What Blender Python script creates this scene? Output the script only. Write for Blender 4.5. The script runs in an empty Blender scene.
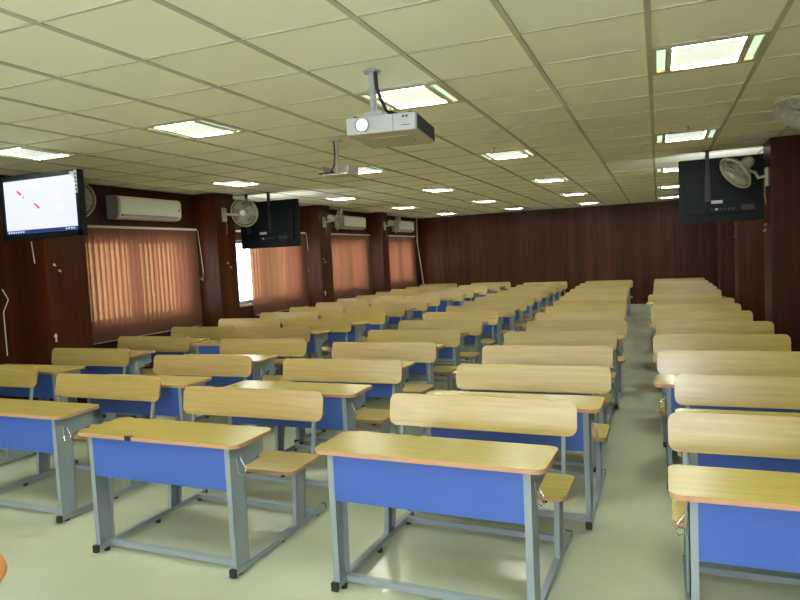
import bpy, math, random
from mathutils import Vector, Matrix
PI = math.pi
random.seed(4)
S = bpy.context.scene
C = S.collection

# ------------------------------------------------------------------ camera, world, exposure
F_PX, YAW, PITCH, ROLL, EYE = 643.48, -0.38372, -0.06709, -0.04867, 1.5003
f = Vector((math.sin(YAW)*math.cos(PITCH), math.cos(YAW)*math.cos(PITCH), math.sin(PITCH)))
r = Vector((math.cos(YAW), -math.sin(YAW), 0)); u = r.cross(f)
r2 = r*math.cos(ROLL) + u*math.sin(ROLL); u2 = -r*math.sin(ROLL) + u*math.cos(ROLL)
cd = bpy.data.cameras.new('camera'); cam = bpy.data.objects.new('camera', cd); C.objects.link(cam)
cd.sensor_width = 36; cd.lens = F_PX/800*36; cd.clip_start = 0.05
M = Matrix((( r2.x, u2.x, -f.x, 0), (r2.y, u2.y, -f.y, 0), (r2.z, u2.z, -f.z, EYE), (0, 0, 0, 1)))
cam.matrix_world = M
S.camera = cam
w = bpy.data.worlds.new('sky'); S.world = w; w.use_nodes = True
bg = w.node_tree.nodes['Background']; bg.inputs[0].default_value = (0.90, 0.96, 1.0, 1); bg.inputs[1].default_value = 7.0
LAMP = 20.0           # ceiling light diffusers
S.view_settings.view_transform = 'Standard'; S.view_settings.look = 'None'
S.view_settings.gamma = 1.0; S.view_settings.use_curve_mapping = False
S.view_settings.exposure = 0.76
fl = bpy.data.lights.new('camera_flash', 'POINT'); fl.energy = 46.0; fl.color = (0.86, 0.93, 1.0); fl.shadow_soft_size = 0.03
fo = bpy.data.objects.new('camera_flash', fl); C.objects.link(fo); fo.location = (0.02, -0.02, EYE+0.07)

# ------------------------------------------------------------------ materials
def mat(name, col, rough=0.5, metal=0.0, emit=None, strength=0.0, spec=0.5):
    m = bpy.data.materials.new(name); m.use_nodes = True
    b = m.node_tree.nodes['Principled BSDF']
    b.inputs['Base Color'].default_value = (*col, 1); b.inputs['Roughness'].default_value = rough
    b.inputs['Metallic'].default_value = metal; b.inputs['Specular IOR Level'].default_value = spec
    if emit: b.inputs['Emission Color'].default_value = (*emit, 1); b.inputs['Emission Strength'].default_value = strength
    return m
def N(m, t, **kw):
    n = m.node_tree.nodes.new(t)
    for k, v in kw.items():
        if k.startswith('_'): n.inputs[int(k[1:])].default_value = v
        else: setattr(n, k, v)
    return n
def L(m, a, b): m.node_tree.links.new(a, b)
def ramp(m, fac, c0, c1, p0=0.0, p1=1.0):
    n = N(m, 'ShaderNodeValToRGB'); e = n.color_ramp.elements
    e[0].position = p0; e[1].position = p1; e[0].color = (*c0, 1); e[1].color = (*c1, 1)
    L(m, fac, n.inputs[0]); return n.outputs[0]
def pb(m): return m.node_tree.nodes['Principled BSDF']

def beech(name, ca, cb, rough):
    m = mat(name, ca, rough)
    tc = N(m, 'ShaderNodeTexCoord'); mp = N(m, 'ShaderNodeMapping'); mp.inputs['Scale'].default_value = (1.2, 26, 26)
    oi = N(m, 'ShaderNodeObjectInfo'); ad = N(m, 'ShaderNodeVectorMath', operation='ADD')
    L(m, tc.outputs['Object'], ad.inputs[0]); L(m, oi.outputs['Random'], ad.inputs[1]); L(m, ad.outputs[0], mp.inputs[0])
    nz = N(m, 'ShaderNodeTexNoise'); nz.inputs['Scale'].default_value = 2.2; nz.inputs['Detail'].default_value = 4
    L(m, mp.outputs[0], nz.inputs[0])
    c = ramp(m, nz.outputs[0], ca, cb, 0.3, 0.72)
    # boards differ: some yellower, some more tan
    yv = N(m, 'ShaderNodeMix', data_type='RGBA'); yv.blend_type = 'MULTIPLY'; L(m, c, yv.inputs[6]); yv.inputs[7].default_value = (1.0, 1.05, 0.70, 1)
    sn = N(m, 'ShaderNodeMath', operation='MULTIPLY', _1=17.3); L(m, oi.outputs['Random'], sn.inputs[0])
    sf = N(m, 'ShaderNodeMath', operation='FRACT'); L(m, sn.outputs[0], sf.inputs[0]); L(m, sf.outputs[0], yv.inputs[0])
    hs = N(m, 'ShaderNodeHueSaturation'); L(m, yv.outputs[2], hs.inputs['Color'])
    mr = N(m, 'ShaderNodeMapRange'); mr.inputs[3].default_value = 0.86; mr.inputs[4].default_value = 1.1
    L(m, oi.outputs['Random'], mr.inputs[0]); L(m, mr.outputs[0], hs.inputs['Value'])
    L(m, hs.outputs[0], pb(m).inputs['Base Color'])
    return m
BEECH = beech('beech laminate', (0.43, 0.32, 0.115), (0.51, 0.39, 0.15), 0.26)
BEECHB = beech('beech backrest laminate', (0.40, 0.275, 0.115), (0.49, 0.345, 0.15), 0.22)
EDGE = mat('beech edge band', (0.46, 0.25, 0.13), 0.5)
BLUE = mat('blue laminate', (0.042, 0.105, 0.40), 0.42)
STEEL = mat('grey painted steel', (0.24, 0.285, 0.31), 0.42)
CHROME = mat('bright wire', (0.7, 0.72, 0.72), 0.25, 1.0)
BLACK = mat('black plastic', (0.012, 0.012, 0.013), 0.45)
DARK = mat('dark plastic', (0.006, 0.009, 0.010), 0.45, spec=0.15)
WHITEP = mat('white plastic', (0.62, 0.62, 0.52), 0.4)
FANP = mat('cream fan plastic', (0.36, 0.35, 0.25), 0.5)
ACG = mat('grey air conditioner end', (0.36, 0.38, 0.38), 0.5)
SILVER = mat('silver projector case', (0.50, 0.51, 0.53), 0.42)
PROJB = mat('projector underside', (0.42, 0.40, 0.28), 0.5)
VENT = mat('dark vent', (0.06, 0.055, 0.06), 0.6)
POLE = mat('grey pole', (0.40, 0.41, 0.44), 0.4)
BRASS = mat('brass', (0.6, 0.5, 0.3), 0.35, 0.6)
SKIRT = mat('window reveal', (0.45, 0.40, 0.32), 0.6)
GLASS = bpy.data.materials.new('window glass'); GLASS.use_nodes = True
_nt = GLASS.node_tree; _nt.nodes.remove(_nt.nodes['Principled BSDF'])
_t = _nt.nodes.new('ShaderNodeBsdfTransparent'); _g = _nt.nodes.new('ShaderNodeBsdfGlossy'); _g.inputs[1].default_value = 0.05
_x = _nt.nodes.new('ShaderNodeMixShader'); _x.inputs[0].default_value = 0.08
_nt.links.new(_t.outputs[0], _x.inputs[1]); _nt.links.new(_g.outputs[0], _x.inputs[2])
_nt.links.new(_x.outputs[0], _nt.nodes['Material Output'].inputs[0])

def panelling():
    m = mat('mahogany panelling', (0.10, 0.03, 0.015), 0.42, spec=0.18)
    tc = N(m, 'ShaderNodeTexCoord'); sp = N(m, 'ShaderNodeSeparateXYZ'); L(m, tc.outputs['Object'], sp.inputs[0])
    s = N(m, 'ShaderNodeMath', operation='ADD'); L(m, sp.outputs[0], s.inputs[0]); L(m, sp.outputs[1], s.inputs[1])
    d = N(m, 'ShaderNodeMath', operation='DIVIDE', _1=0.15); L(m, s.outputs[0], d.inputs[0])
    fl = N(m, 'ShaderNodeMath', operation='FLOOR'); L(m, d.outputs[0], fl.inputs[0])
    fr = N(m, 'ShaderNodeMath', operation='FRACT'); L(m, d.outputs[0], fr.inputs[0])
    wn = N(m, 'ShaderNodeTexWhiteNoise', noise_dimensions='1D'); L(m, fl.outputs[0], wn.inputs['W'])
    mp = N(m, 'ShaderNodeMapping'); mp.inputs['Scale'].default_value = (14, 14, 0.7); L(m, tc.outputs['Object'], mp.inputs[0])
    nz = N(m, 'ShaderNodeTexNoise'); nz.inputs['Scale'].default_value = 1.5; nz.inputs['Detail'].default_value = 5; L(m, mp.outputs[0], nz.inputs[0])
    mx = N(m, 'ShaderNodeMath', operation='MULTIPLY_ADD', _1=0.35); L(m, wn.outputs[0], mx.inputs[0]); L(m, nz.outputs[0], mx.inputs[2])
    c = ramp(m, mx.outputs[0], (0.022, 0.0052, 0.0013), (0.084, 0.0195, 0.0048), 0.3, 1.0)
    g = N(m, 'ShaderNodeMath', operation='LESS_THAN', _1=0.035); L(m, fr.outputs[0], g.inputs[0])
    mm = N(m, 'ShaderNodeMix', data_type='RGBA'); L(m, g.outputs[0], mm.inputs[0]); L(m, c, mm.inputs[6]); mm.inputs[7].default_value = (0.02, 0.007, 0.005, 1)
    L(m, mm.outputs[2], pb(m).inputs['Base Color']); return m
PANEL = panelling()

def floor_mat():
    m = mat('polished vinyl floor', (0.5, 0.5, 0.36), 0.22)
    tc = N(m, 'ShaderNodeTexCoord')
    nz = N(m, 'ShaderNodeTexNoise'); nz.inputs['Scale'].default_value = 1.3; nz.inputs['Detail'].default_value = 6; L(m, tc.outputs['Object'], nz.inputs[0])
    n2 = N(m, 'ShaderNodeTexNoise'); n2.inputs['Scale'].default_value = 60; n2.inputs['Detail'].default_value = 3; L(m, tc.outputs['Object'], n2.inputs[0])
    a = N(m, 'ShaderNodeMath', operation='MULTIPLY_ADD', _1=0.4); L(m, n2.outputs[0], a.inputs[0]); L(m, nz.outputs[0], a.inputs[2])
    c = ramp(m, a.outputs[0], (0.44, 0.475, 0.345), (0.53, 0.56, 0.42), 0.45, 0.95)
    L(m, c, pb(m).inputs['Base Color'])
    rr = N(m, 'ShaderNodeMapRange'); rr.inputs[3].default_value = 0.11; rr.inputs[4].default_value = 0.22; L(m, nz.outputs[0], rr.inputs[0]); L(m, rr.outputs[0], pb(m).inputs['Roughness'])
    return m
FLOOR = floor_mat()
TILE = mat('ceiling tile', (0.88, 0.88, 0.70), 0.75, spec=0.2)
TBAR = mat('ceiling grid bar', (0.47, 0.46, 0.35), 0.6)

def diffuser_mat():
    m = mat('light diffuser', (0.8, 0.8, 0.8), 0.5)
    tc = N(m, 'ShaderNodeTexCoord'); sp = N(m, 'ShaderNodeSeparateXYZ'); L(m, tc.outputs['Object'], sp.inputs[0])
    def fn(src, op, v, v2=None):
        n = N(m, 'ShaderNodeMath', operation=op); L(m, src, n.inputs[0])
        if isinstance(v, (int, float)): n.inputs[1].default_value = v
        elif v is not None: L(m, v, n.inputs[1])
        if v2 is not None: n.inputs[2].default_value = v2
        return n.outputs[0]
    ax = fn(sp.outputs[0], 'ABSOLUTE', None); ay = fn(sp.outputs[1], 'ABSOLUTE', None)
    ey = fn(fn(ay, 'GREATER_THAN', 0.195), 'MULTIPLY', 4.3); ex = fn(fn(ax, 'GREATER_THAN', 0.168), 'MULTIPLY', 0.6)
    pat = fn(fn(fn(sp.outputs[0], 'MULTIPLY', 420.0), 'SINE', None), 'MULTIPLY', fn(fn(sp.outputs[1], 'MULTIPLY', 300.0), 'SINE', None))
    k0 = fn(pat, 'MULTIPLY', 0.010); k1 = fn(k0, 'ADD', 0.021); k2 = fn(k1, 'ADD', ey); k3 = fn(k2, 'ADD', ex)
    class _K: outputs = [k3]
    k = _K
    st = N(m, 'ShaderNodeMath', operation='MULTIPLY', _1=LAMP); L(m, k.outputs[0], st.inputs[0])
    pb(m).inputs['Emission Color'].default_value = (0.94, 1.0, 0.88, 1)
    L(m, st.outputs[0], pb(m).inputs['Emission Strength']); return m
DIFF = diffuser_mat()
SLOT = mat('light side slot', (0.7, 0.75, 0.6), 0.5, emit=(0.75, 1.0, 0.75), strength=0.5)
LFRAME = mat('light frame', (0.50, 0.48, 0.30), 0.5)

def blind_mat():
    m = bpy.data.materials.new('terracotta blind fabric'); m.use_nodes = True; nt = m.node_tree
    b = nt.nodes['Principled BSDF']; b.inputs['Base Color'].default_value = (0.22, 0.10, 0.055, 1); b.inputs['Roughness'].default_value = 0.9
    t = nt.nodes.new('ShaderNodeBsdfTranslucent'); t.inputs[0].default_value = (0.135, 0.05, 0.028, 1)
    x = nt.nodes.new('ShaderNodeMixShader'); x.inputs[0].default_value = 0.5
    nt.links.new(b.outputs[0], x.inputs[1]); nt.links.new(t.outputs[0], x.inputs[2])
    tr = nt.nodes.new('ShaderNodeBsdfTransparent'); tr.inputs[0].default_value = (1.0, 0.60, 0.22, 1)
    x2 = nt.nodes.new('ShaderNodeMixShader'); x2.inputs[0].default_value = 0.035      # loose weave
    nt.links.new(x.outputs[0], x2.inputs[1]); nt.links.new(tr.outputs[0], x2.inputs[2]); nt.links.new(x2.outputs[0], nt.nodes['Material Output'].inputs[0])
    return m
BLIND = blind_mat()

# ------------------------------------------------------------------ mesh builder
class MB:
    def __init__(s): s.v = []; s.f = []; s.m = []; s.sm = []
    def add(s, vs, fs, mi=0, smooth=False):
        o = len(s.v); s.v += [tuple(q) for q in vs]
        for q in fs: s.f.append([i+o for i in q]); s.m.append(mi); s.sm.append(smooth)
        return s
    def box(s, x0, x1, y0, y1, z0, z1, mi=0, mt=None):
        vs = [Vector((x, y, z)) for z in (z0, z1) for y in (y0, y1) for x in (x0, x1)]
        if mt: vs = [mt @ q for q in vs]
        return s.add(vs, [(0,2,3,1), (4,5,7,6), (0,1,5,4), (2,6,7,3), (0,4,6,2), (1,3,7,5)], mi)
    def prism(s, pts, fn, mi=0, side=None, smooth=False):
        # pts: 2D outline; fn(p, t) -> 3D for t in 0,1
        n = len(pts); vs = [fn(p, 0) for p in pts] + [fn(p, 1) for p in pts]
        s.add(vs, [tuple(range(n-1, -1, -1)), tuple(range(n, 2*n))], mi)
        s.add(vs, [(i, (i+1) % n, n+(i+1) % n, n+i) for i in range(n)], mi if side is None else side, smooth)
        return s
    def tube(s, pts, rad, n=8, mi=0, closed=False, caps=True):
        pts = [Vector(p) for p in pts]; m = len(pts); rings = []
        up = Vector((0.13, 0.21, 0.97))
        for i, p in enumerate(pts):
            a = pts[(i-1) % m] if (closed or i > 0) else p; b = pts[(i+1) % m] if (closed or i < m-1) else p
            t = (b-a).normalized(); q = t.cross(up)
            if q.length < 0.15: q = t.cross(Vector((1, 0.1, 0)))
            q.normalize(); w_ = t.cross(q)
            R_ = rad[i] if isinstance(rad, (list, tuple)) else rad
            rings.append([p + (q*math.cos(2*PI*k/n) + w_*math.sin(2*PI*k/n))*R_ for k in range(n)])
        vs = [v for rg in rings for v in rg]; fs = []
        for i in range(m if closed else m-1):
            j = (i+1) % m
            for k in range(n): fs.append((i*n+k, i*n+(k+1) % n, j*n+(k+1) % n, j*n+k))
        s.add(vs, fs, mi, True)
        if caps and not closed:
            s.add(rings[0], [tuple(range(n-1, -1, -1))], mi); s.add(rings[-1], [tuple(range(n))], mi)
        return s
    def lathe(s, prof, n=24, mi=0, mt=None):
        vs = [Vector((rr*math.cos(2*PI*k/n), rr*math.sin(2*PI*k/n), z)) for rr, z in prof for k in range(n)]
        if mt: vs = [mt @ v for v in vs]
        fs = [(i*n+k, i*n+(k+1) % n, (i+1)*n+(k+1) % n, (i+1)*n+k) for i in range(len(prof)-1) for k in range(n)]
        return s.add(vs, fs, mi, True)
    def build(s, name, mats, parent=None, loc=None):
        me = bpy.data.meshes.new(name); me.from_pydata(s.v, [], s.f)
        for m_ in (mats if isinstance(mats, (list, tuple)) else [mats]): me.materials.append(m_)
        for p, mi, sm in zip(me.polygons, s.m, s.sm): p.material_index = mi; p.use_smooth = sm
        me.update()
        o = bpy.data.objects.new(name, me); C.objects.link(o)
        if parent: o.parent = parent
        if loc: o.location = loc
        return o
def rrect(x0, x1, y0, y1, rad, n=6):
    p = []
    for cx, cy, a in ((x1-rad, y1-rad, 0), (x0+rad, y1-rad, PI/2), (x0+rad, y0+rad, PI), (x1-rad, y0+rad, 1.5*PI)):
        for k in range(n+1): t = a + k*PI/2/n; p.append((cx+rad*math.cos(t), cy+rad*math.sin(t)))
    return p
def tag(o, label, cat, group=None):
    o['label'] = label; o['category'] = cat
    if group: o['group'] = group
    return o
def thing(name, label, cat, loc=(0, 0, 0), rz=0, group=None):
    o = bpy.data.objects.new(name, None); C.objects.link(o); o.location = loc; o.rotation_euler = (0, 0, rz)
    o.empty_display_size = 0.1
    return tag(o, label, cat, group)
def struct(o): o['kind'] = 'structure'; return o
def dup(root, loc, rz, label, skip=(), sx=1.0):
    q = root.copy(); C.objects.link(q); q.location = loc; q.rotation_euler = (0, 0, rz); q.scale = (sx, 1, 1); q['label'] = label
    for ch in list(root.children):
        if ch.name.split('.')[0] in skip: continue
        c = ch.copy(); C.objects.link(c); c.parent = q
        for g in ch.children:
            if g.name.split('.')[0] in skip: continue
            d = g.copy(); C.objects.link(d); d.parent = c
    return q

# ------------------------------------------------------------------ the room
H = 2.563; XL, XR, YF, YB = -6.40, 1.52, -3.4, 17.49; PL, PR = -6.0, 1.12
struct(MB().box(XL-0.25, XR+0.2, YF-0.2, YB+0.2, -0.1, 0).build('floor', FLOOR))
struct(MB().box(XL-0.25, XR+0.2, YB, YB+0.15, 0, H+0.15).build('wall_back', PANEL))
m_ = MB().box(XL-0.25, XR+0.2, YF-0.15, YF, 0, 0.85); m_.box(XL-0.25, XR+0.2, YF-0.15, YF, 2.25, H+0.15)
ADDED_FW = [(-5.9, -3.7), (-3.3, -1.1), (-0.7, 1.2)]  # openings for the added daylight windows behind the camera
for a, b in ((XL-0.25, -5.9), (-3.7, -3.3), (-1.1, -0.7), (1.2, XR+0.2)): m_.box(a, b, YF-0.15, YF, 0.85, 2.25)
struct(m_.build('wall_front', PANEL))
struct(MB().box(XR, XR+0.15, YF, YB, 0, H+0.15).build('wall_right', PANEL))
WZ0, WZ1 = 0.84, 1.90
WIN = [(5.78, 7.60), (8.75, 10.72), (11.90, 13.72), (14.95, 16.75)]
lw = MB(); y = YF
for a, b in WIN:
    lw.box(XL-0.2, XL, y, a, 0, H+0.15); lw.box(XL-0.2, XL, a, b, 0, WZ0); lw.box(XL-0.2, XL, a, b, WZ1, H+0.15); y = b
lw.box(XL-0.2, XL, y, YB, 0, H+0.15)
struct(lw.build('wall_left', PANEL))
# pilasters, part of the shell
tn = 0
for ya, yb in ((-0.9, -0.4), (2.0, 2.5), (4.93, 5.46), (7.82, 8.26), (10.92, 11.38), (13.95, 14.3)):
    tn += 1; struct(MB().box(XL, PL, ya, yb, 0, H).build('trim_%d' % tn, PANEL))
for ya, yb in ((-0.9, -0.4), (2.0, 2.5), (4.95, 5.4), (7.85, 8.35), (10.95, 11.45), (14.1, 14.55)):
    tn += 1; struct(MB().box(PR, XR, ya, yb, 0, H).build('trim_%d' % tn, PANEL))
# suspended ceiling: tiles sitting in a grid, open where the lights sit
GX, GY, T = -0.0242, 3.2482, 0.6
LCELLS = [(i, j) for i in (0, -3, -6, -9) for j in (-9, -4, 1, 6, 11, 16, 21)]
cm = MB()
for i in range(-11, 3):
    for j in range(-12, 24):
        if (i, j) in LCELLS: continue
        x0, x1 = max(XL, GX+i*T), min(XR, GX+(i+1)*T); y0, y1 = max(YF, GY+j*T), min(YB, GY+(j+1)*T)
        if x1-x0 < 0.01 or y1-y0 < 0.01: continue
        cm.box(x0, x1, y0, y1, H+0.004, H+0.02)
for i in range(-10, 3):
    x = GX+i*T
    if XL < x < XR: cm.box(x-0.014, x+0.014, YF, YB, H-0.004, H+0.018, 1)
for j in range(-11, 24):
    yy = GY+j*T
    if YF < yy < YB: cm.box(XL, XR, yy-0.007, yy+0.007, H-0.002, H+0.012, 1)
cm.box(XL, XR, YF, YB, H+0.16, H+0.2)
struct(cm.build('ceiling', [TILE, TBAR]))

# windows behind the blinds
for n, (a, b) in enumerate(WIN):
    m_ = MB(); X = XL-0.12
    for y0, y1 in ((a, a+0.05), (b-0.05, b), ((a+b)/2-0.07, (a+b)/2+0.07)): m_.box(X-0.03, X+0.03, y0, y1, WZ0, WZ1)
    m_.box(X-0.03, X+0.03, a, b, WZ0, WZ0+0.05); m_.box(X-0.03, X+0.03, a, b, WZ1-0.05, WZ1)
    wo = struct(m_.build('window_%d' % (n+1), SKIRT))
    gm = MB()
    k = a+0.05
    while k < b-0.05:
        gm.tube([(X-0.05, k, WZ0), (X-0.05, k, WZ1)], 0.006, 6); k += 0.12
    for k in range(1, 9): gm.tube([(X-0.05, a, WZ0+k*0.118), (X-0.05, b, WZ0+k*0.118)], 0.006, 6)
    g_ = gm.build('window_grille', SKIRT, wo)
    g_ = MB().box(X-0.004, X+0.004, a+0.04, b-0.04, WZ0+0.04, WZ1-0.04).build('window_pane', GLASS, wo)
    MB().box(XL-0.1, XL+0.03, a-0.03, b+0.03, WZ0-0.04, WZ0).build('window_sill', SKIRT, wo)

for n, (a, b) in enumerate(ADDED_FW):  # unseen front windows, added so daylight brightens the ceiling and backrests
    m_ = MB(); Y = YF-0.08
    for x0, x1 in ((a, a+0.05), (b-0.05, b), ((a+b)/2-0.03, (a+b)/2+0.03)): m_.box(x0, x1, Y-0.03, Y+0.03, 0.85, 2.25)
    m_.box(a, b, Y-0.03, Y+0.03, 0.85, 0.9); m_.box(a, b, Y-0.03, Y+0.03, 2.2, 2.25)
    wo = struct(m_.build('window_%d' % (n+5), SKIRT))
    MB().box(a+0.04, b-0.04, Y-0.004, Y+0.004, 0.89, 2.21).build('window_pane', GLASS, wo)

# vertical blinds
BL = [(5.62, 7.76, 0, 'terracotta vertical blind on the window nearest the camera, below the first air conditioner'),
      (9.10, 10.92, 1, 'terracotta vertical blind drawn partly open, under the ceiling-hung television'),
      (11.80, 13.94, 0, 'terracotta vertical blind on the third window from the camera'),
      (14.85, 16.98, 0, 'terracotta vertical blind on the farthest window, nearest the back wall')]
for y0, y1, op, lab in BL:
    t = thing('vertical_blind', lab, 'blind', (XL+0.07, (y0+y1)/2, 2.03), 0, 'vertical blinds on the left wall')
    h2 = (y1-y0)/2
    MB().box(-0.022, 0.022, -h2 if not op else -h2-0.35, h2, 0, 0.028).build('headrail', WHITEP, t)
    sl = MB(); n = int((y1-y0)/0.082); wd = 0.046
    for k in range(n):
        yc = -h2+0.045 + k*(y1-y0-0.09)/(n-1); a = 0.30 + random.uniform(-0.06, 0.06)
        dx, dy = math.sin(a)*wd, math.cos(a)*wd
        pts = [(dx, yc+dy), (0.004, yc), (-dx, yc-dy)]
        sl.add([(px, py, z) for z in (-1.40, 0) for px, py in pts], [(0, 1, 4, 3), (1, 2, 5, 4)])
    sl.build('slats', BLIND, t)
    wt = MB(); wt.tube([(0.012, -h2+0.03, -1.40), (0.012, h2-0.03, -1.40)], 0.004, 6)
    wt.build('bottom_chain', WHITEP, t)
    if y0 < 11:
        yy = h2-0.02; pts = [(0.05, yy, 0), (0.06, yy+0.02, -0.3), (0.06, yy+0.05, -0.6), (0.06, yy+0.03, -0.74), (0.06, yy-0.02, -0.7)]
        MB().tube(pts, 0.004, 6).build('pull_cord', WHITEP, t)

# ------------------------------------------------------------------ ceiling lights
colw = {0: 'line right of the aisle', -3: 'line just left of the aisle', -6: 'second line from the windows', -9: 'line nearest the windows'}
roww = {-9: 'farthest', -4: 'nearer', 1: 'nearest', 6: 'second', 11: 'third', 16: 'fourth', 21: 'last'}
def make_light():
    t = thing('ceiling_light', '', 'ceiling light', (0, 0, H), 0, 'square recessed ceiling lights')
    m_ = MB(); e = 0.285
    m_.box(-e, e, -e, -0.245, -0.004, 0.012); m_.box(-e, e, 0.245, e, -0.004, 0.012)
    for x0, x1 in ((-e, -0.262), (-0.215, -0.18), (0.18, 0.215), (0.262, e)): m_.box(x0, x1, -0.245, 0.245, -0.004, 0.012)
    m_.box(-e, e, -e, e, 0.09, 0.10)
    for sx in (-1, 1):
        m_.box(*(sorted((sx*e, sx*(e-0.006)))), -e, e, 0.012, 0.09); m_.box(-e, e, *(sorted((sx*e, sx*(e-0.006)))), 0.012, 0.09)
    m_.build('frame', LFRAME, t)
    MB().box(-0.18, 0.18, -0.245, 0.245, 0.006, 0.010).build('diffuser', DIFF, t)
    for sx in (-1, 1): MB().box(*sorted((sx*0.215, sx*0.262)), -0.215, 0.215, 0.007, 0.010).build('side_slot', SLOT, t)
    return t
l0 = make_light(); first = True
for i, j in LCELLS:
    loc = (GX+(i+.5)*T, GY+(j+.5)*T, H); lab = ('square ceiling light, %s in view in the %s' if j > 0 else 'square ceiling light, %s behind the camera in the %s') % (roww[j], colw[i])
    if first: l0.location = loc; l0['label'] = lab; first = False
    else: dup(l0, loc, 0, lab)

# small dark ceiling hooks in front of the lights
hk0 = None
for i, j in LCELLS:
    if j < 6 or (i == 0 and j > 6) or i == -9: continue
    lab = 'small ceiling hook before the %s light of the %s' % (roww[j], colw[i])
    loc = (GX+(i+.5)*T, GY+(j-0.55)*T, H)
    if hk0 is None:
        m_ = MB().tube([(0, 0, 0), (0, 0, -0.02), (0.012, 0, -0.035), (0.0, 0, -0.05), (-0.012, 0, -0.035)], 0.004, 6)
        hk0 = tag(m_.build('ceiling_hook', BLACK, None, loc), lab, 'hook', 'ceiling hooks')
    else: dup(hk0, loc, 0, lab)

# ------------------------------------------------------------------ desks with attached benches
def make_desk():
    t = thing('school_desk', '', 'school desk', (0, 0, 0), 0, 'two-seat school desks with attached benches')
    W = 0.458
    m_ = MB(); m_.prism(rrect(-0.52, 0.52, -0.03, 0.295, 0.045), lambda p, k: Vector((p[0], p[1], 0.642+0.019*k)), 0, 1)
    m_.build('tabletop', [BEECH, EDGE], t)
    MB().box(-0.431, 0.431, 0.003, 0.015, 0.425, 0.641).build('modesty_panel', BLUE, t)
    m_ = MB(); m_.box(-0.43, 0.43, 0.02, 0.268, 0.505, 0.511); m_.box(-0.43, 0.43, 0.262, 0.268, 0.505, 0.525)
    m_.build('book_tray', STEEL, t)
    for s in (-1, 1):
        X0, X1 = sorted((s*W, s*(W-0.004))); F0, F1 = sorted((s*W, s*(W-0.030)))
        m_ = MB()
        # channel leg, slightly wider at the top, with flanges turned inwards
        def yz(pts, xa, xb): m_.prism(pts, lambda p, k: Vector((xa if k == 0 else xb, p[0], p[1])))
        yz([(0.0, 0.048), (0.098, 0.048), (0.112, 0.50), (0.112, 0.52), (0.268, 0.545), (0.268, 0.641), (0.0, 0.641)], X0, X1)
        yz([(0.0, 0.048), (0.004, 0.048), (0.004, 0.641), (0.0, 0.641)], F0, F1)
        yz([(0.094, 0.048), (0.098, 0.048), (0.112, 0.52), (0.108, 0.52)], F0, F1)
        m_.build('leg', STEEL, t)
        m_ = MB()
        X0, X1 = sorted((s*W, s*(W-0.003))); F0, F1 = sorted((s*W, s*(W-0.026)))
        yz([(0.530, 0.048), (0.618, 0.048), (0.662, 0.36), (0.560, 0.36)], X0, X1); m_.box(X0, X1, 0.47, 0.765, 0.346, 0.36)
        yz([(0.530, 0.048), (0.534, 0.048), (0.564, 0.36), (0.560, 0.36)], F0, F1)
        yz([(0.614, 0.048), (0.618, 0.048), (0.662, 0.36), (0.658, 0.36)], F0, F1)
        m_.build('leg', STEEL, t)
        a, b = sorted((s*0.430, s*0.460))
        rl = MB().box(a, b, -0.008, 0.848, 0.018, 0.048).build('base_rail', STEEL, t)
        MB().box(a-0.001, b+0.001, -0.024, -0.006, 0.012, 0.050).build('end_cap', BLACK, rl)
        MB().box(a-0.001, b+0.001, 0.846, 0.858, 0.017, 0.049).build('end_cap', BLACK, rl)
        for yy in (0.045, 0.42, 0.785):
            m_ = MB().tube([((a+b)/2-s*0.012, yy, 0), ((a+b)/2-s*0.012, yy, 0.018)], 0.015, 10); m_.build('glide', BLACK, rl)
        # back post with slight lean
        xa, xb = sorted((s*0.434, s*0.454))
        m_ = MB(); yz([(0.762, 0.345), (0.782, 0.345), (0.790, 0.46), (0.836, 0.700), (0.818, 0.700), (0.770, 0.46)], xa, xb)
        m_.build('back_post', STEEL, t)
        hx = s*(W+0.003)
        m_ = MB().tube([(hx, 0.045, 0.585), (hx+s*0.006, 0.045, 0.50), (hx+s*0.030, 0.05, 0.488), (hx+s*0.034, 0.062, 0.50), (hx+s*0.028, 0.072, 0.525), (hx+s*0.004, 0.075, 0.56), (hx, 0.075, 0.585)], 0.0032, 6)
        m_.build('bag_hook', CHROME, t)
    MB().box(-0.430, 0.430, 0.07, 0.10, 0.018, 0.046).build('crossbar', STEEL, t)
    MB().box(-0.430, 0.430, 0.765, 0.795, 0.018, 0.046).build('crossbar', STEEL, t)
    MB().box(-0.454, 0.454, 0.50, 0.525, 0.336, 0.36).build('seat_rail', STEEL, t); MB().box(-0.454, 0.454, 0.735, 0.76, 0.336, 0.36).build('seat_rail', STEEL, t)
    for sx_ in (-0.40, 0.40): MB().tube([(sx_, 0.512, 0.322), (sx_, 0.512, 0.337)], 0.013, 8).build('bolt_cap', BLACK, t)
    m_ = MB(); m_.prism(rrect(-0.505, 0.505, 0.435, 0.76, 0.04), lambda p, k: Vector((p[0], p[1], 0.36+0.018*k)), 0, 1)
    m_.build('seat', [BEECH, EDGE], t)
    m_ = MB()
    ca, sa = math.cos(0.19), math.sin(0.19)
    def bk(p, k):
        zz = p[1]; return Vector((p[0], 0.7875 + zz*sa - (0.014*k)*ca, 0.563 + zz*ca + 0.014*k*sa))
    m_.prism(rrect(-0.513, 0.513, 0.0, 0.176, 0.045), bk, 0, 1)
    bkr = m_.build('backrest', [BEECHB, EDGE], t)
    return t
DY, SC = 0.835, 1.0775
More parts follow.
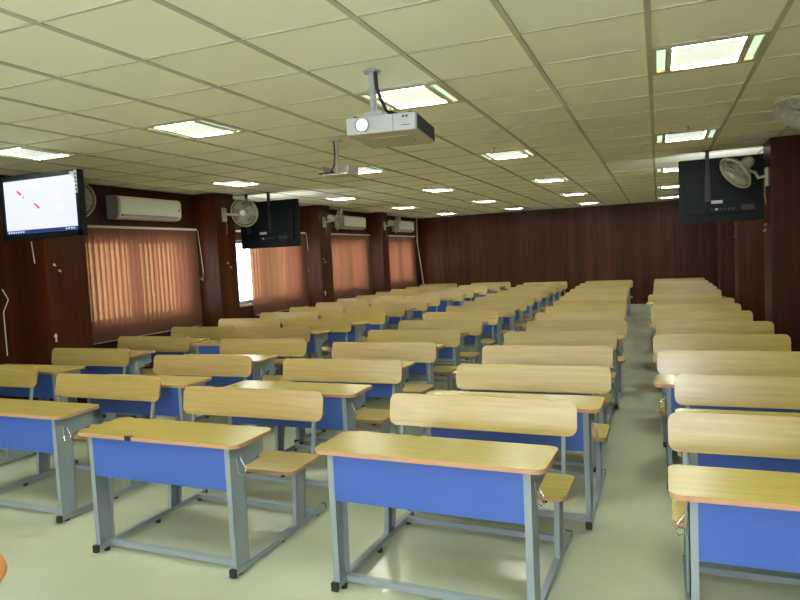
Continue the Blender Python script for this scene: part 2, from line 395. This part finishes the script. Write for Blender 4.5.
COLS = {
 0: ([2.92,3.77,4.67,5.42,6.34,7.30,8.2,9.0,9.85,10.6,11.4,12.3,13.2,14.2], [.50,.535,.455,.44,.45,.40,.385,.40,.33,.40,.395,.395,.395,.39], 'right of the aisle'),
 1: ([3.08,4.01,4.80,5.66,6.50,7.38,8.2,8.97,9.95,10.7,11.5,12.5,13.3,14.15], [-.845,-.755,-.79,-.805,-.77,-.825,-.85,-.88,-.92,-.95,-.97,-.99,-.99,-.97], 'just left of the aisle'),
 2: ([3.105,4.1,4.95,5.80,6.65,7.6,8.5,9.4,10.1,10.9,11.75,12.5,13.3,14.05], [-2.215,-2.155,-2.19,-2.24,-2.255,-2.30,-2.27,-2.28,-2.33,-2.33,-2.33,-2.32,-2.33,-2.33], 'in the middle of the room'),
 3: ([3.35,4.17,5.14,6.03,6.93,7.71,8.69,9.6,10.45,11.4,12.2,13.1,14.0,14.9], [-3.60,-3.425,-3.50,-3.97,-3.92,-3.83,-3.92,-3.90,-3.96,-3.83,-3.85,-3.80,-3.75,-3.70], 'second from the window wall'),
 4: ([3.55,4.47,5.31,6.16,7.07,7.9,8.75,9.65,10.4,11.3,12.25,13.1,14.0,15.0], [-4.93,-4.91,-4.94,-4.98,-4.97,-4.88,-4.93,-4.92,-4.95,-4.98,-5.0,-5.0,-5.0,-5.0], 'along the window wall')}
ORD = ['front', 'second', 'third', 'fourth', 'fifth', 'sixth', 'seventh', 'eighth', 'ninth', 'tenth', 'eleventh', 'twelfth', 'thirteenth', 'rearmost']
ROT = {(1, 0): -0.04, (2, 0): -0.02, (3, 0): -0.02}
SHIFT = {(0, 0): (-0.008, 0.0), (0, 1): (0.0, 0), (1, 0): (-0.025, -0.015), (2, 0): (0.03, -0.045), (3, 0): (0.075, -0.045)}
proto = make_desk(); used = False
for c, (ys, xs, where) in COLS.items():
    ys = [v*SC-DY for v in ys]
    for _ in range(400):                       # desks never stand closer than their own length
        for k in range(13):
            g = 0.892-(ys[k+1]-ys[k])
            if g > 0: ys[k] -= g*0.4*(0 if k == 0 else 1); ys[k+1] += g*0.6
    for k, (yb_, xc) in enumerate(zip(ys, xs)):
        if k == 0:
            lab = 'frontmost blue-panelled school desk in the column %s' % where
        elif k == 13:
            lab = 'school desk nearest the back wall in the column %s' % where
        else:
            lab = 'school desk, %s from the front in the column %s' % (ORD[k], where)
        dx, dy = SHIFT.get((c, k), ({0: -0.012, 1: 0.0, 2: 0.03, 3: 0.03, 4: 0.0}[c], -0.02))
        loc = (xc*SC+dx, yb_+dy, 0)
        rz = ROT.get((c, k), random.uniform(-0.012, 0.012))
        skip = () if k < 5 else ('glide', 'bag_hook', 'end_cap', 'bolt_cap')
        sx = 0.99 if c == 0 else 1.0
        if not used:
            proto.location = loc; proto.rotation_euler = (0, 0, rz); proto.scale = (sx, 1, 1); proto['label'] = lab; used = True
        else:
            d = dup(proto, loc, rz, lab, skip, sx)
            if (c, k) == (2, 0):
                e = MB().box(-0.165, -0.125, -0.033, -0.012, 0.640, 0.664).build('edge_clip', BLACK, d); e['label'] = 'small black clip on the front edge'

# ------------------------------------------------------------------ televisions
SCREEN = mat('lit screen', (0.02, 0.02, 0.02), 0.3, emit=(0.84, 0.88, 1.0), strength=0.62)
SCRED = mat('screen red', (0.02, 0, 0), 0.3, emit=(0.8, 0.03, 0.08), strength=1.0)
SCPINK = mat('screen pink', (0.02, 0, 0), 0.3, emit=(0.8, 0.55, 0.66), strength=1.0)
SCGREY = mat('screen grey text', (0.02, 0.02, 0.02), 0.3, emit=(0.62, 0.66, 0.8), strength=1.0)
SCNAVY = mat('screen task bar', (0.0, 0.0, 0.02), 0.3, emit=(0.01, 0.03, 0.12), strength=1.0)
SCICON = mat('screen icons', (0.02, 0.02, 0.02), 0.3, emit=(0.5, 0.6, 0.8), strength=1.0)
SCWARM = mat('lit screen rear facing', (0.02, 0.02, 0.02), 0.3, emit=(0.85, 0.9, 1.0), strength=3.0)
STICK = mat('sticker', (0.55, 0.55, 0.55), 0.5)
def tv_front():
    cx, cz, Y = -5.055, 2.10, 4.15; hw, hh = 0.48, 0.285
    t = thing('television', 'black flat television showing a white desktop screen, hung at the upper left', 'television', (cx, Y, cz), 0.0)
    m_ = MB(); m_.prism(rrect(-hw, hw, -hh, hh, 0.02), lambda p, k: Vector((p[0], 0.0 if k == 0 else 0.05, p[1])))
    m_.box(-hw+0.06, hw-0.06, 0.05, 0.085, -hh+0.06, hh-0.06)
    # raised bezel round the recessed screen
    for a in ((-hw, hw, -hh, -hh+0.055), (-hw, hw, hh-0.04, hh), (-hw, -hw+0.04, -hh, hh), (hw-0.04, hw, -hh, hh)):
        m_.box(a[0]+0.003, a[1]-0.003, -0.014, 0.0, a[2]+0.003, a[3]-0.003)
    m_.build('casing', DARK, t)
    m_ = MB(); sx, z0, z1 = hw-0.042, -hh+0.056, hh-0.042
    m_.box(-sx, sx, -0.004, -0.001, z0, z1, 0)
    Wd, Ht = 2*sx, z1-z0
    def P(u_, v_): return (-sx+u_*Wd, z1-v_*Ht)
    def quad(pts, mi, yy=-0.005): m_.add([(P(*q)[0], yy, P(*q)[1]) for q in pts], [(3, 2, 1, 0)], mi)
    def rect(u0, v0, u1, v1, mi, yy=-0.005): quad([(u0, v0), (u1, v0), (u1, v1), (u0, v1)], mi, yy)
    quad([(0.18, 0.20), (0.20, 0.18), (0.255, 0.26), (0.235, 0.29)], 1)
    quad([(0.41, 0.455), (0.43, 0.445), (0.50, 0.54), (0.48, 0.565)], 1)
    rect(0.265, 0.30, 0.28, 0.335, 4); rect(0.71, 0.30, 0.81, 0.39, 2); rect(0.715, 0.42, 0.80, 0.43, 3)
    rect(0.50, 0.215, 0.56, 0.225, 2); rect(0.56, 0.33, 0.60, 0.34, 2)
    for k in range(5): rect(0.69, 0.50+k*0.035, 0.78+0.03*((k*7) % 3), 0.508+k*0.035, 3)
    rect(0.25, 0.78, 0.72, 0.786, 3); rect(0.35, 0.85, 0.93, 0.856, 3); rect(0.0, 0.03, 1.0, 0.04, 3); rect(0.6, 0.62, 0.66, 0.628, 3)
    rect(0, 0.935, 1, 1.0, 4)
    for k in range(7): rect(0.02+k*0.035, 0.955, 0.04+k*0.035, 0.985, 5, -0.006)
    for k in range(4): rect(0.83+k*0.035, 0.955, 0.85+k*0.035, 0.98, 5, -0.006)
    m_.build('screen', [SCREEN, SCRED, SCPINK, SCGREY, SCNAVY, SCICON], t)
    m_ = MB(); m_.box(hw-0.035, hw-0.008, -0.0165, -0.0142, 0.08, hh-0.01)
    for k in range(5): m_.box(hw-0.030, hw-0.014, -0.0175, -0.0163, 0.10+k*0.033, 0.118+k*0.033, 1)
    m_.add([(hw-0.10, -0.0145, hh-0.02), (hw-0.035, -0.0145, hh-0.02), (hw-0.035, -0.0145, hh-0.09)], [(2, 1, 0)], 0)
    m_.build('sticker', [STICK, BLACK], t)
    m_ = MB(); m_.box(-0.16, 0.16, 0.084, 0.10, -0.12, 0.12); m_.tube([(-0.1, 0.09, 0), (-0.5, 0.42, 0), (-1.12, 0.86, 0)], 0.02, 8); m_.box(-1.2, -1.04, 0.845, 0.87, -0.12, 0.12)
    m_.build('wall_arm', BLACK, t)
tv_front()
def tv_back(cx, Y, cz, hw, hh, lab, bars):
    t = thing('television', lab, 'television', (cx, Y, cz), 0, 'televisions hung facing the back of the room')
    m_ = MB(); m_.prism(rrect(-hw, hw, -hh, hh, 0.015), lambda p, k: Vector((p[0], 0.0 if k == 0 else 0.045, p[1])))
    m_.prism(rrect(-hw*0.86, hw*0.86, -hh*0.72, hh*0.86, 0.04), lambda p, k: Vector((p[0], -0.03 if k == 0 else 0.0, p[1])))
    for k in range(12): m_.box(-hw*0.7+k*hw*0.05, -hw*0.7+k*hw*0.05+0.008, -0.033, -0.03, hh*0.45, hh*0.75)
    m_.build('casing', DARK, t)
    MB().box(-hw+0.03, hw-0.03, 0.0451, 0.047, -hh+0.04, hh-0.03).build('screen', SCWARM, t)
    m_ = MB(); m_.box(-0.02-0.25*hw, 0.10-0.25*hw, -0.0335, -0.03, -hh*0.42, -hh*0.32); m_.build('rating_label', STICK, t)
    m_ = MB()
    for k in range(6): m_.box(-0.30*hw+k*0.045, -0.30*hw+k*0.045+0.028, -0.037, -0.03, -hh*0.63, -hh*0.57, 0 if k == 1 else 1)
    m_.box(0.35*hw, 0.62*hw, -0.036, -0.03, -hh*0.66, -hh*0.5, 1)
    m_.build('sockets', [POLE, BLACK], t)
    for bx in bars:
        m_ = MB(); m_.box(bx-0.019, bx+0.019, -0.075, -0.045, -hh*0.35, H-cz); m_.box(bx-0.03, bx+0.03, -0.045, -0.03, -hh*0.35, hh*0.5)
        m_.box(bx-0.05, bx+0.05, -0.10, -0.02, H-cz-0.006, H-cz); m_.build('mounting_pole', BLACK, t)
tv_back(-5.51, 8.45, 2.09, 0.52, 0.355, 'black back of a television hung from the ceiling before the second window', (-0.34, 0.06))
tv_back(0.735, 8.5, 2.10, 0.49, 0.375, 'black back of a television hung from the ceiling at the right, beside a pillar', (-0.18, 0.42))

# ------------------------------------------------------------------ air conditioners
def make_ac(Y, Z, lab):
    t = thing('air_conditioner', lab, 'air conditioner', (XL, Y, Z), 0, 'wall-mounted air conditioners')
    hl = 0.57
    prof = [(0.0, -0.14), (0.10, -0.145), (0.155, -0.125), (0.185, -0.085), (0.19, 0.09), (0.175, 0.125), (0.14, 0.145), (0.0, 0.145)]
    m_ = MB(); m_.prism(prof, lambda p, k: Vector((p[0], -hl+0.02+(2*hl-0.04)*k, p[1]))); m_.build('body', WHITEP, t)
    for s in (-1, 1):
        ya, yb = sorted((s*hl, s*(hl-0.03)))
        m_ = MB(); m_.prism([(p[0]*1.02, p[1]*1.02) for p in prof], lambda p, k: Vector((p[0], ya+(yb-ya)*k, p[1])))
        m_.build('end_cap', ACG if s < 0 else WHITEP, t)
    m_ = MB(); m_.box(0.188, 0.196, -hl+0.04, hl-0.06, -0.07, 0.10); m_.build('front_panel', WHITEP, t)
    m_ = MB(); m_.box(0.150, 0.19, -hl+0.06, hl-0.08, -0.108, -0.088, 1); m_.box(0.16, 0.195, -hl+0.08, hl-0.1, -0.103, -0.098, 0); m_.build('louvre', [WHITEP, VENT], t)
    m_ = MB(); m_.lathe([(0.0, 0.0), (0.014, 0.0), (0.014, 0.006), (0.0, 0.006)], 12, 0, Matrix.Translation((0.190, hl-0.05, 0.0)) @ Matrix.Rotation(PI/2, 4, 'Y')); m_.build('indicator', VENT, t)
make_ac(6.76, 2.29, 'white split air conditioner above the window nearest the camera')
make_ac(12.95, 2.30, 'white split air conditioner above the third window, with a wall fan before it')
make_ac(16.10, 2.30, 'white split air conditioner above the farthest window near the back wall')

# ------------------------------------------------------------------ wall fans
def make_fan(mount, head, normal, lab, R_=0.21):
    mount = Vector(mount); head = Vector(head); nn = Vector(normal).normalized()
    t = thing('wall_fan', lab, 'fan', tuple(mount), 0, 'cream wall fans on the pillars')
    s = 1 if head.x > mount.x else -1
    hd = head-mount
    MB().box(*sorted((0, s*0.03)), -0.045, 0.045, -0.13, 0.07).build('wall_bracket', FANP, t)
    neck = hd - nn*0.17
    m_ = MB(); m_.tube([(s*0.02, 0, -0.02), (s*0.09, 0, -0.03), tuple(neck*0.6+Vector((0, 0, -0.05))), tuple(neck+Vector((0, 0, -0.07))), tuple(neck)], 0.018, 10)
    m_.build('arm', FANP, t)
    q = nn.to_track_quat('Z', 'Y').to_matrix().to_4x4(); MT = Matrix.Translation(hd) @ q
    m_ = MB(); m_.lathe([(0, -0.24), (0.045, -0.235), (0.062, -0.20), (0.065, -0.12), (0.055, -0.085), (0.0, -0.08)], 18, 0, MT); m_.build('motor', FANP, t)
    m_ = MB()
    # wire guard: rings and spokes, front and back
    def ring(rr, z, w_=0.003): m_.tube([MT @ Vector((rr*math.cos(2*PI*k/28), rr*math.sin(2*PI*k/28), z)) for k in range(28)], w_, 5, 0, True)
    ring(R_, -0.0, 0.008); ring(R_*0.985, 0.012, 0.004)
    for rr, z in ((0.75, 0.038), (0.5, 0.05), (0.28, 0.055)): ring(R_*rr, z)
    for rr, z in ((0.8, -0.05), (0.45, -0.078)): ring(R_*rr, z)
    for k in range(44):
        a = 2*PI*k/44; ca, sa = math.cos(a), math.sin(a)
        m_.tube([MT @ Vector((ca*R_*x, sa*R_*x, z)) for x, z in ((0.2, 0.056), (0.6, 0.047), (0.88, 0.025), (1, 0))], 0.0022, 4, 0, False, False)
        m_.tube([MT @ Vector((ca*R_*x, sa*R_*x, z)) for x, z in ((0.25, -0.08), (0.7, -0.065), (1, 0))], 0.0022, 4, 0, False, False)
    m_.build('guard', FANP, t)
    m_ = MB(); m_.lathe([(0, 0.062), (0.032, 0.060), (0.044, 0.050), (0.044, 0.044)], 16, 0, MT); m_.build('badge', WHITEP, t)
    m_ = MB(); m_.lathe([(0, 0.02), (0.03, 0.018), (0.034, -0.07), (0, -0.07)], 14, 0, MT)
    for b in range(3):
        a0 = b*2*PI/3; vs = []
        for i in range(7):
            rr = 0.03+(R_*0.88-0.03)*i/6; wd = 0.28+0.55*math.sin(PI*min(1, i/5.2)*0.62)
            for jx, dz in ((-1, 0.018), (0, 0.0), (1, -0.018)):
                a = a0+jx*wd*0.62+0.2*i/6; vs.append(MT @ Vector((rr*math.cos(a), rr*math.sin(a), -0.012+dz)))
        vs2 = [v - (MT.to_3x3() @ Vector((0, 0, 0.003))) for v in vs]
        fs = []
        for i in range(6):
            for jx in range(2):
                p = i*3+jx; fs.append((p, p+1, p+4, p+3)); fs.append((21+p+3, 21+p+4, 21+p+1, 21+p))
        m_.add(vs+vs2, fs, 0, True)
    m_.build('blades', BLADE, t)
    MB().tube([(s*0.02, 0.02, -0.12), (s*0.03, 0.03, -0.2), (s*0.012, 0.04, -0.32)], 0.004, 6).build('pull_switch', FANP, t)
BLADE = mat('fan blade', (0.24, 0.24, 0.19), 0.5)
make_fan((PL, 5.2, 2.30), (-5.74, 5.12, 2.27), (0.75, -0.55, -0.25), 'cream wall fan half hidden behind the lit television')
make_fan((PL, 8.0, 2.28), (-5.64, 8.02, 2.262), (0.15, -0.93, -0.2), 'cream wall fan facing the camera, left of the second window')
make_fan((PL, 11.12, 2.27), (-5.70, 11.2, 2.27), (0.85, 0.45, -0.25), 'cream wall fan in front of the middle air conditioner')
make_fan((PL, 14.1, 2.27), (-5.70, 14.2, 2.27), (0.85, 0.45, -0.25), 'cream wall fan in front of the farthest air conditioner')
make_fan((PR, 8.05, 2.20), (0.80, 8.0, 2.235), (-0.72, -0.35, -0.60), 'cream wall fan overlapping the back of the right television', 0.20)
make_fan((PR, 5.15, 2.36), (0.93, 5.0, 2.30), (-0.45, -0.25, -0.86), 'cream wall fan nearest the camera, cut by the right picture edge', 0.215)

# ------------------------------------------------------------------ projector and spare bracket
LENS = mat('lit projector lens', (0.1, 0.1, 0.1), 0.1, emit=(0.75, 1.0, 1.0), strength=6.0)
t = thing('projector', 'silver ceiling projector with a glowing lens, hung on a grey pole', 'projector', (-1.45, 3.60, 2.245), 0.12)
m_ = MB(); m_.prism(rrect(-0.205, 0.205, -0.25, 0.25, 0.012, 3), lambda p, k: Vector((p[0], p[1], -0.045+0.09*k))); m_.build('case', SILVER, t)
m_ = MB(); m_.prism(rrect(-0.20, 0.20, -0.245, 0.245, 0.012, 3), lambda p, k: Vector((p[0], p[1], -0.049+0.005*k)));
m_.box(-0.10, 0.12, -0.10, 0.12, -0.051, -0.049); m_.build('base_plate', PROJB, t)
RX = Matrix.Rotation(PI/2, 4, 'X')
m_ = MB(); m_.lathe([(0.042, 0.0), (0.042, 0.012), (0.034, 0.014), (0.030, 0.008)], 28, 0, Matrix.Translation((-0.105, -0.25, 0.0)) @ RX); lr = m_.build('lens_ring', POLE, t)
m_ = MB(); m_.lathe([(0.030, 0.008), (0.028, 0.010), (0.0, 0.014)], 28, 0, Matrix.Translation((-0.105, -0.25, 0.0)) @ RX); m_.build('lens', LENS, lr)
m_ = MB()
m_.box(0.206, 0.208, -0.23, 0.23, -0.040, 0.040)
for k in range(20): m_.box(0.208, 0.210, -0.22+k*0.0225, -0.212+k*0.0225, -0.036, 0.036, 1)
m_.build('side_vent', [VENT, BLACK], t)
MB().box(0.072, 0.074, -0.2515, -0.25, -0.044, 0.044).build('panel_seam', VENT, t)
for x0, x1, z0, z1 in ((0.125, 0.14, 0.022, 0.032), (0.145, 0.16, 0.022, 0.032), (0.12, 0.17, -0.022, -0.018)): MB().box(x0, x1, -0.2515, -0.25, z0, z1).build('badge', VENT, t)
for x, yy in ((-0.16, -0.2), (0.16, -0.2), (-0.16, 0.2), (0.16, 0.2)):
    m_ = MB().tube([(x, yy, 0.044), (x, yy, 0.058)], 0.014, 10); m_.build('foot', BLACK, t)
m_ = MB().box(-0.12, 0.12, -0.16, -0.0, 0.051, 0.06); m_.box(-0.11, 0.0, -0.19, -0.10, 0.06, 0.085); m_.build('bracket', POLE, t)
px, py = -0.065, -0.145
m_ = MB().tube([(px, py, 0.06), (px, py, H-2.245-0.008)], 0.020, 16); m_.tube([(px, py, 0.19), (px, py, 0.23)], 0.0235, 16); m_.tube([(px, py, H-2.245-0.008), (px, py, H-2.245)], 0.05, 18)
m_.build('pole', POLE, t)
for o_, e_ in ((0.026, (0.05, -0.02)), (0.032, (0.12, 0.0)), (0.02, (0.02, -0.05))):
    zt = H-2.245
    m_ = MB().tube([(px+o_, py-0.02, zt), (px+o_+0.004, py-0.02, zt-0.10), (px+o_+0.02, py-0.01, 0.16), (px+o_+0.05, py, 0.09), (e_[0]+0.03, e_[1], 0.055)], 0.0045, 6); m_.build('cable', BLACK, t)
t = thing('projector_bracket', 'empty pale ceiling bracket with a dangling black cable, beyond the projector', 'ceiling bracket', (-2.66, 5.24, H))
PALE = mat('pale painted metal', (0.52, 0.50, 0.42), 0.5)
m_ = MB().tube([(0.0, 0, 0), (0.0, 0, -0.30)], 0.018, 12); m_.box(-0.05, 0.05, -0.05, 0.05, -0.006, 0); m_.build('pole', PALE, t)
m_ = MB().box(-0.10, 0.16, -0.10, 0.10, -0.312, -0.30); m_.box(-0.10, -0.094, -0.10, 0.10, -0.30, -0.23); m_.box(0.154, 0.16, -0.10, 0.10, -0.30, -0.23); m_.box(-0.094, 0.154, 0.094, 0.10, -0.30, -0.23); m_.build('tray', PALE, t)
m_ = MB().tube([(-0.01, -0.025, 0), (-0.005, -0.028, -0.12), (-0.015, -0.03, -0.22), (-0.04, -0.06, -0.285), (-0.07, -0.09, -0.293)], 0.008, 8)
m_.tube([(-0.03, -0.05, -0.27), (0.0, -0.07, -0.29), (-0.02, -0.10, -0.288)], 0.007, 8); m_.box(-0.13, -0.01, -0.12, -0.06, -0.296, -0.284)
m_.build('cable', BLACK, t)

# ------------------------------------------------------------------ small things on the walls
def cord(name, pts, rad, m__, lab, cat): return tag(MB().tube(pts, rad, 6).build(name, m__), lab, cat)
cord('cable', [(XL+0.012, 17.40, H), (XL+0.03, 17.3, 1.9), (XL+0.10, 17.32, 1.2), (XL+0.16, 17.36, 0.55), (XL+0.18, 17.38, 0.006)], 0.016, WHITEP, 'pale cable running down the back left corner beside the last window', 'cable')
cord('cable', [(-5.27, 4.20, 1.80), (-5.27, 4.21, 1.68), (-5.26, 4.21, 1.60)], 0.005, POLE, 'thin grey cable hanging below the lit television', 'cable')
cord('cable', [(XL+0.008, 4.71, 1.36), (XL+0.03, 4.75, 1.25), (XL+0.01, 4.70, 1.12), (XL+0.008, 4.70, 0.66)], 0.006, WHITEP, 'thin white cable on the wall at the far left edge', 'cable')
hook = None
for n, (x, yy, z, lab) in enumerate([(PL, 5.06, 1.56, 'pair of small brass hooks on the pillar under the lit television'),
                       (PL, 8.06, 1.50, 'pair of small brass hooks on the pillar left of the second window'),
                       (PL, 11.05, 1.50, 'pair of small brass hooks on the pillar left of the third window'),
                       (PR, 8.2, 1.63, 'pair of small brass hooks on the right pillar beneath the wall fan'),
                       (PR, 11.2, 1.60, 'pair of small brass hooks on the second right pillar')]):
    s = 1 if x < 0 else -1
    m_ = MB()
    for dy, dz in ((-0.03, 0.035), (0.03, -0.03)):
        m_.tube([(0, dy, dz), (s*0.016, dy, dz), (s*0.024, dy, dz-0.012), (s*0.020, dy, dz-0.022)], 0.0045, 6)
        m_.lathe([(0, 0), (0.014, 0), (0.012, 0.006), (0, 0.006)], 10, 0, Matrix.Translation((0, dy, dz)) @ Matrix.Rotation(s*PI/2, 4, 'Y'))
    tag(m_.build('wall_hook', BRASS, None, (x, yy, z)), lab, 'hook', 'brass hooks on the pillars')
for yy, lab in ((4.97, 'short white pipe stub on the first left pillar, just above a backrest'), (11.0, 'short white pipe stub low on the pillar left of the third window')):
    m_ = MB().tube([(0.012, 0, -0.06), (0.012, 0, 0.03)], 0.009, 8); m_.tube([(0, 0, 0.0), (0.02, 0, 0.0)], 0.014, 8)
    tag(m_.build('pipe_stub', WHITEP, None, (PL, yy, 0.88 if yy > 6 else 0.83)), lab, 'pipe', 'white pipe stubs on the pillars')
# round wooden table, only its edge in view at the bottom left
WOODT = beech('orange stained wood', (0.42, 0.14, 0.025), (0.55, 0.20, 0.04), 0.35)
t = thing('round_table', 'orange-brown round wooden table, only its edge in view at the bottom left corner', 'table', (-2.125, 1.09, 0))
m_ = MB(); m_.lathe([(0, 0.57), (0.30, 0.57), (0.325, 0.575), (0.33, 0.585), (0.325, 0.597), (0.31, 0.60), (0, 0.60)], 48); m_.build('tabletop', WOODT, t)
for k in range(3):
    a = k*2*PI/3+0.5; m_ = MB().tube([(0.26*math.cos(a), 0.26*math.sin(a), 0), (0.2*math.cos(a), 0.2*math.sin(a), 0.57)], [0.014, 0.02], 12); m_.build('leg', WOODT, t)
